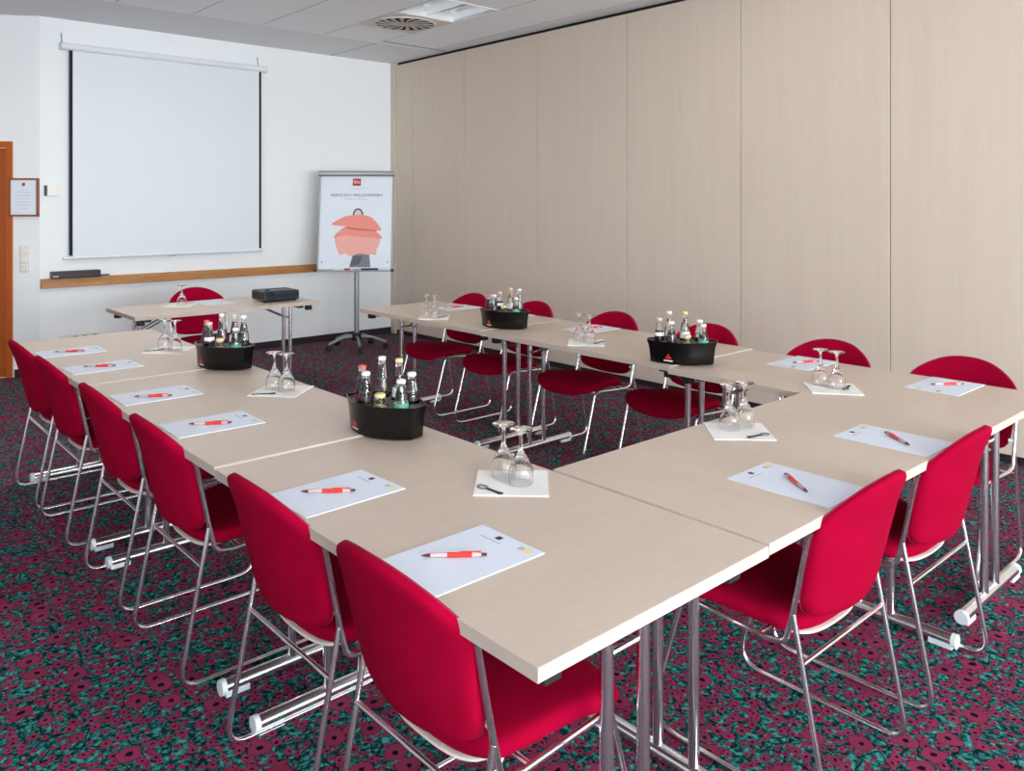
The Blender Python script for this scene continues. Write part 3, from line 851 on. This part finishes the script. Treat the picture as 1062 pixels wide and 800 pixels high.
def make_opener():
    o = empty('bottle_opener')
    m = MB(); out = ell(-.028, 0, .018, .013, 24); inn = [(-.028 + (x + .028) * .66, y * .62) for x, y in out]
    n = 24; vs = [(x, y, z) for z in (0, .003) for x, y in out] + [(x, y, z) for z in (0, .003) for x, y in inn]
    fs = []
    for k in range(n):
        k2 = (k + 1) % n
        fs += [(k, k2, n + k2, n + k), (n + k, n + k2, 3 * n + k2, 3 * n + k), (2 * n + k2, 2 * n + k, 3 * n + k, 3 * n + k2), (k2, k, 2 * n + k, 2 * n + k2)]
    m.add(vs, fs); m.build('ring', M['steel'], o, smooth=True)
    m = MB(); m.prism([(-.012, -.005), (.02, -.004), (.045, -.0075), (.048, .0), (.045, .0075), (.02, .004), (-.012, .005)], 0, .003)
    m.build('handle', M['steel_dark'], o, bevel=.0008)
    return o
op_p = Proto(make_opener())
GR = 'upturned goblets on paper napkins'
sets = [  # name, napkin (x,y,deg), glasses [(x,y)], opener
    ('on the near left table', (1.486, 1.655, -43.5), [(1.500, 1.705), (1.500, 1.633)], (1.400, 1.6475, -87)),
    ('on the near table at the inner edge', (2.377, 1.513, -45.0), [(2.375, 1.545), (2.446, 1.533)], (2.372, 1.435, -14 + 180)),
    ('by the corner of the partition row', (3.225, 1.607, -52.0), [(3.249, 1.673), (3.245, 1.600)], (3.268, 1.568, 15)),
    ('between the two carriers of the left row', (1.505, 3.078, -50.0), [(1.500, 3.130), (1.520, 3.062)], (1.420, 3.062, -30)),
    ('at the far end of the left row', (1.487, 4.300, -45.0), [(1.478, 4.350), (1.507, 4.285)], (1.412, 4.316, -10)),
    ('between the two carriers by the partition', (3.262, 3.025, -48.0), [(3.278, 3.090), (3.276, 3.012)], (3.298, 2.965, 8)),
    ('at the far end of the partition row', (3.215, 4.355, -41.0), [(3.187, 4.405), (3.206, 4.338)], (3.262, 4.330, 10)),
    ('on the presenter table', (2.215, 6.185, -43.0), [(2.225, 6.185)], None),
]
words_lr = ['left upturned goblet of the pair ', 'right upturned goblet of the pair ']
for where, (nx, ny, nd), gls, op in sets:
    z = tz(nx, ny)
    n_ = nap_p.get(); n_.location = (nx, ny, z); n_.rotation_euler = (0, 0, math.radians(nd)); tag(n_, 'folded cream paper napkin ' + where, 'napkin', 'paper napkins under the goblets')
    for k, (gx, gy) in enumerate(gls):
        g = gl_p.get(); g.location = (gx, gy, z + .0030); g.rotation_euler = (0, 0, random.uniform(0, 6))
        tag(g, (words_lr[k] if len(gls) == 2 else 'single upturned goblet ') + where, 'glass', GR)
    if op:
        b = op_p.get(); b.location = (op[0], op[1], z + .0042); b.rotation_euler = (0, 0, math.radians(op[2])); tag(b, 'metal bottle opener on the napkin ' + where, 'bottle opener', 'bottle openers on the napkins')

# ------------------------------------------------------------------ bottle carriers and bottles
HOLES = [(-.108, .006), (-.066, -.046), (.010, -.054), (.080, -.044), (-.048, .044), (.028, .050), (.100, .024)]
CH = .104
def lens(L, end, mid, n=14):
    top = [(-L + 2 * L * k / n, end + (mid - end) * (1 - ((-1 + 2 * k / n) ** 2))) for k in range(n + 1)]
    return [(x, -w) for x, w in top] + [(x, w) for x, w in reversed(top)]
def make_carrier():
    c = empty('bottle_carrier')
    prof = [(.90, 0), (.915, .004), (.935, .045), (.960, .075), (1.0, CH - .005), (1.012, CH)]
    base = lens(.162, .029, .099)
    m = MB(); rows = []
    for s, z in prof:
        rows.append([(x * (s if abs(x) < .16 else s + (.012 if z > .09 else 0)), w * s, z) for x, w in base])
    n = len(base); vs = [p for r in rows for p in r]
    fs = [tuple(reversed(range(n)))]
    for i in range(len(rows) - 1):
        for k in range(n):
            a = i * n + k; b = i * n + (k + 1) % n; fs.append((a, b, b + n, a + n))
    inner = [(x * .965, w * .94, CH) for x, w in [(p[0], p[1]) for p in rows[-1]]]; o = len(vs); vs += inner
    inner2 = [(x, w, CH - .006) for x, w, _ in inner]; o2 = len(vs); vs += inner2
    tl = (len(rows) - 1) * n
    for k in range(n):
        k2 = (k + 1) % n
        fs += [(tl + k, tl + k2, o + k2, o + k), (o + k, o + k2, o2 + k2, o2 + k)]
    m.add(vs, fs); m.build('body', M['black_gloss'], c, smooth=True, angle=35)
    # deck with seven round openings
    cu = bpy.data.curves.new('deck_outline', 'CURVE'); cu.dimensions = '2D'; cu.fill_mode = 'BOTH'; cu.extrude = .0012
    def spl(pts):
        s = cu.splines.new('POLY'); s.points.add(len(pts) - 1); s.use_cyclic_u = True
        for p, (x, y) in zip(s.points, pts): p.co = (x, y, 0, 1)
    spl([(x, w) for x, w, _ in inner2])
    for (u, w) in HOLES: spl(ell(u, -w, .0285, .0285, 24))
    to = bpy.data.objects.new('deck_tmp', cu); C.objects.link(to)
    dg = bpy.context.evaluated_depsgraph_get(); dg.update()
    me = bpy.data.meshes.new_from_object(to.evaluated_get(dg)); me.name = 'deck'
    bpy.data.objects.remove(to); bpy.data.curves.remove(cu)
    me.materials.clear(); me.materials.append(M['black_deck'])
    d = bpy.data.objects.new('deck', me); C.objects.link(d); d.parent = c; d.location = (0, 0, CH - .0075)
    # printed mark on the long front side
    def front(u, z, off=.0006):
        s = .910 + (1.0 - .910) * max(0, (z - .004) / CH) ** 1.6
        L = .162
        w = s * (.029 + (.099 - .029) * (1 - (u / (L * s)) ** 2)); return (u, -w - off, z)
    m = MB()
    def patch(u0, u1, z0, z1):
        vs = []; nn = 4
        for i in range(nn + 1):
            u = u0 + (u1 - u0) * i / nn
            vs += [front(u, z0, .0012), front(u, z1, .0012)]
        m.add(vs, [(2 * i, 2 * i + 2, 2 * i + 3, 2 * i + 1) for i in range(nn)])
    for (u0, u1, z0, z1) in ((-.063, -.053, .036, .044), (-.073, -.043, .024, .031), (-.069, -.047, .031, .037), (-.060, -.055, .043, .049)): patch(u0, u1, z0, z1)
    m.build('printed_emblem', M['logo_redm'], c)
    m = MB(); patch(-.080, -.037, .0135, .0185); m.build('printed_line', M['white'], c)
    return c
car_p = Proto(make_carrier())

def bottle_profile(kind):
    if kind == 'tall':
        return [(0, 0), (.0228, 0), (.0243, .004), (.0243, .085), (.0228, .108), (.0175, .142), (.0132, .165), (.0118, .192), (.0126, .194), (.0126, .204), (0, .204)], .0118, .204
    if kind == 'cola':
        return [(0, 0), (.0222, 0), (.0240, .004), (.0240, .03), (.0222, .05), (.0245, .085), (.0220, .112), (.0165, .135), (.0125, .152), (.0118, .166), (.0128, .168), (.0128, .176), (0, .176)], .0125, .176
    if kind == 'flask':
        return [(0, 0), (.0235, 0), (.0250, .004), (.0250, .075), (.0238, .095), (.0195, .120), (.0145, .140), (.0128, .156), (.0138, .158), (.0138, .168), (0, .168)], .0135, .168
    return [(0, 0), (.0225, 0), (.024, .004), (.024, .062), (.025, .074), (.0185, .090), (.0160, .102), (.0160, .112), (.0172, .113), (.0172, .120), (0, .120)], .0165, .120
def make_bottle(kind, liquid, level, label, lz, cap, name):
    b = empty(name); prof, cr, h = bottle_profile(kind)
    m = MB(); m.lathe(prof, 18); m.build('glass_body', M['glass_bottle'], b, smooth=True, angle=50)
    if liquid:
        lp = [(0, .003)] + [(r - .0022, max(z, .003)) for r, z in prof[1:-1] if z < level]
        rr = next(r for r, z in prof[1:] if z >= level) - .0022
        lp += [(rr, level), (0, level)]
        m = MB(); m.lathe(lp, 16); m.build('drink', M[liquid], b, smooth=True, angle=50)
    if label:
        z0, z1 = lz
        def rad(z):
            for (r0, a), (r1, c) in zip(prof[1:], prof[2:]):
                if a <= z <= c and c > a: return r0 + (r1 - r0) * (z - a) / (c - a)
            return .027
        m = MB(); m.lathe([(rad(z0 + (z1 - z0) * k / 4) + .0005, z0 + (z1 - z0) * k / 4) for k in range(5)], 18); m.build('label_band', M[label], b, smooth=True)
    m = MB(); m.lathe([(cr + .0012, h - .008), (cr + .0016, h - .006), (cr + .0010, h + .0015), (cr - .002, h + .003), (0, h + .003)], 18); m.build('cap', M[cap], b, smooth=True, angle=50)
    return b
BT = {
    'cola': (Proto(make_bottle('cola', 'cola', .135, 'red_label', (.062, .082), 'cap_red', 'cola_bottle')), 'cola bottle with red cap and red label'),
    'dark': (Proto(make_bottle('flask', 'juice_r', .100, None, None, 'cap_white', 'juice_bottle')), 'squat bottle of dark juice with white cap'),
    'dark2': (Proto(make_bottle('cola', 'cola', .120, 'white_label', (.095, .112), 'cap_pink', 'cola_bottle')), 'cola bottle with pale cap and white label'),
    'clear': (Proto(make_bottle('tall', 'water', .130, None, None, 'cap_white', 'water_bottle')), 'clear water bottle with white cap'),
    'clearf': (Proto(make_bottle('flask', 'water', .105, None, None, 'cap_white', 'water_bottle')), 'clear flask shaped water bottle with white cap'),
    'tall': (Proto(make_bottle('tall', 'water', .150, 'white_label', (.080, .112), 'cap_gold', 'water_bottle')), 'tall clear water bottle with white label and yellow cap'),
    'juice': (Proto(make_bottle('short', 'juice_y', .085, 'yellow_label', (.072, .084), 'cap_gold', 'juice_bottle')), 'small yellow juice bottle with gold cap'),
    'green': (Proto(make_bottle('flask', 'juice_g', .096, 'green_label', (.070, .096), 'cap_white', 'lemonade_bottle')), 'green labelled lemonade bottle with white cap'),
}
CARS = [  # x, y, deg, where, kinds per hole
    (1.505, 2.312, -80, 'in the nearest carrier', ['cola', 'clear', 'tall', 'clearf', 'dark', 'juice', 'green']),
    (1.530, 3.712, -70, 'in the far left carrier', ['cola', 'clear', 'tall', 'clear', 'dark2', 'juice', 'green']),
    (3.218, 2.358, -58, 'in the nearer partition carrier', ['dark2', 'clear', 'tall', 'clearf', 'dark', 'juice', 'green']),
    (3.298, 3.742, -75, 'in the farther partition carrier', ['cola', 'dark2', 'tall', 'clear', 'clearf', 'juice', 'green']),
]
car_lab = ['black oval bottle carrier nearest the viewer, on the left row seam', 'black oval bottle carrier on the far left table before the presenter table',
           'black oval bottle carrier by the partition, the nearer one of two', 'black oval bottle carrier by the partition, the farther one of two']
spot = ['at the left tip ', 'back left ', 'back middle ', 'back right ', 'front left ', 'front middle ', 'front right ']
for (x, y, dg_, where, ks), lab in zip(CARS, car_lab):
    z = max(tz(x, y), tz(x, y + .1), tz(x, y - .1)) + .0004
    c = car_p.get(); c.location = (x, y, z); c.rotation_euler = (0, 0, math.radians(dg_)); tag(c, lab, 'bottle carrier', 'black bottle carriers on the tables')
    R = Matrix.Rotation(math.radians(dg_), 3, 'Z')
    for (u, w), k, sp in zip(HOLES, ks, spot):
        pr_, bl = BT[k]; b = pr_.get()
        q = R @ Vector((u, -w, 0)); b.location = (x + q.x, y + q.y, z + .0015 + {'juice': .013, 'green': .016}.get(k, .026)); b.rotation_euler = (0, 0, random.uniform(0, 6))
        tag(b, bl.replace(' and ', ', ') + ' ' + sp + where, 'bottle', 'bottles ' + where)

# ------------------------------------------------------------------ projector on the presenter table
pj = tag(empty('projector', (2.882, 5.995, .7402), math.radians(-3)), 'black video projector on the presenter table', 'projector')
m = MB(); m.box(-.146, .146, -.125, .125, .012, .088); m.build('casing', M['proj_top'], pj, bevel=.014, bseg=3)
m = MB(); m.box(-.115, .132, -.1262, -.124, .034, .066); m.build('front_grille', M['lens'], pj, bevel=.002)
m = MB(); m.lathe([(0, 0), (.030, 0), (.032, .012), (.026, .016), (.024, .006), (0, .004)], 24)
ln = m.build('lens', M['lens'], pj, smooth=True); ln.location = (-.09, -.122, .055); ln.rotation_euler = (PI / 2, 0, 0)
for sx in (-.118, .118):
    m = MB(); m.tube([(sx, -.09, 0), (sx, -.09, .014)], .011, 12); m.build('foot', M['rubber'], pj, smooth=True)
m = MB(); m.tube([(0, .09, 0), (0, .09, .014)], .011, 12); m.build('foot', M['rubber'], pj, smooth=True)
m = MB(); m.box(-.06, .06, .02, .07, .088, .0905); m.build('control_panel', M['grey_plastic'], pj, bevel=.001)
m = MB(); m.lathe([(.018, 0), (.018, .007), (.012, .009), (0, .009)], 20, (-.09, -.06, .0875)); m.build('zoom_ring', M['rubber'], pj, smooth=True)

# ------------------------------------------------------------------ light: daylight through the three windows
w = bpy.data.worlds.new('daylight_sky'); scene.world = w; w.use_nodes = True
bg = w.node_tree.nodes['Background']; bg.inputs[0].default_value = (.80, .90, 1.0, 1); bg.inputs[1].default_value = 1.2
for i, (a, b) in enumerate(wins):
    L = bpy.data.lights.new('window_daylight', 'AREA'); L.shape = 'RECTANGLE'
    L.size = b - a - .1; L.size_y = WZ1 - WZ0 - .1; L.energy = (185 if i == 0 else 145) * (b - a); L.color = (.92, .965, 1.0)
    o = bpy.data.objects.new('window_daylight', L); C.objects.link(o)
    o.location = ((a + b) / 2, YF + .62, (WZ0 + WZ1) / 2); o.rotation_euler = (PI / 2 + math.radians(28), 0, 0)

# ------------------------------------------------------------------ camera
F, PX, PY = 841.6, 531.0, 211.0
cam = bpy.data.cameras.new('camera'); co = bpy.data.objects.new('camera', cam); C.objects.link(co)
cam.sensor_width = 36; cam.lens = 36 * F / 1062
cam.shift_x = (531 - PX) / 1062; cam.shift_y = -(400 - PY) / 1062
co.location = (0, 0, H); co.rotation_euler = (PI / 2, 0, -math.atan2(.66822, .74396))
cam.clip_start = .05
scene.camera = co
scene.view_settings.view_transform = 'Standard'; scene.view_settings.look = 'None'
scene.view_settings.gamma = 1; scene.view_settings.use_curve_mapping = False
scene.view_settings.exposure = 0.10
scene.cycles.use_denoising = True
scene.cycles.max_bounces = 12; scene.cycles.transmission_bounces = 12; scene.cycles.diffuse_bounces = 6
scene.cycles.sample_clamp_indirect = 8
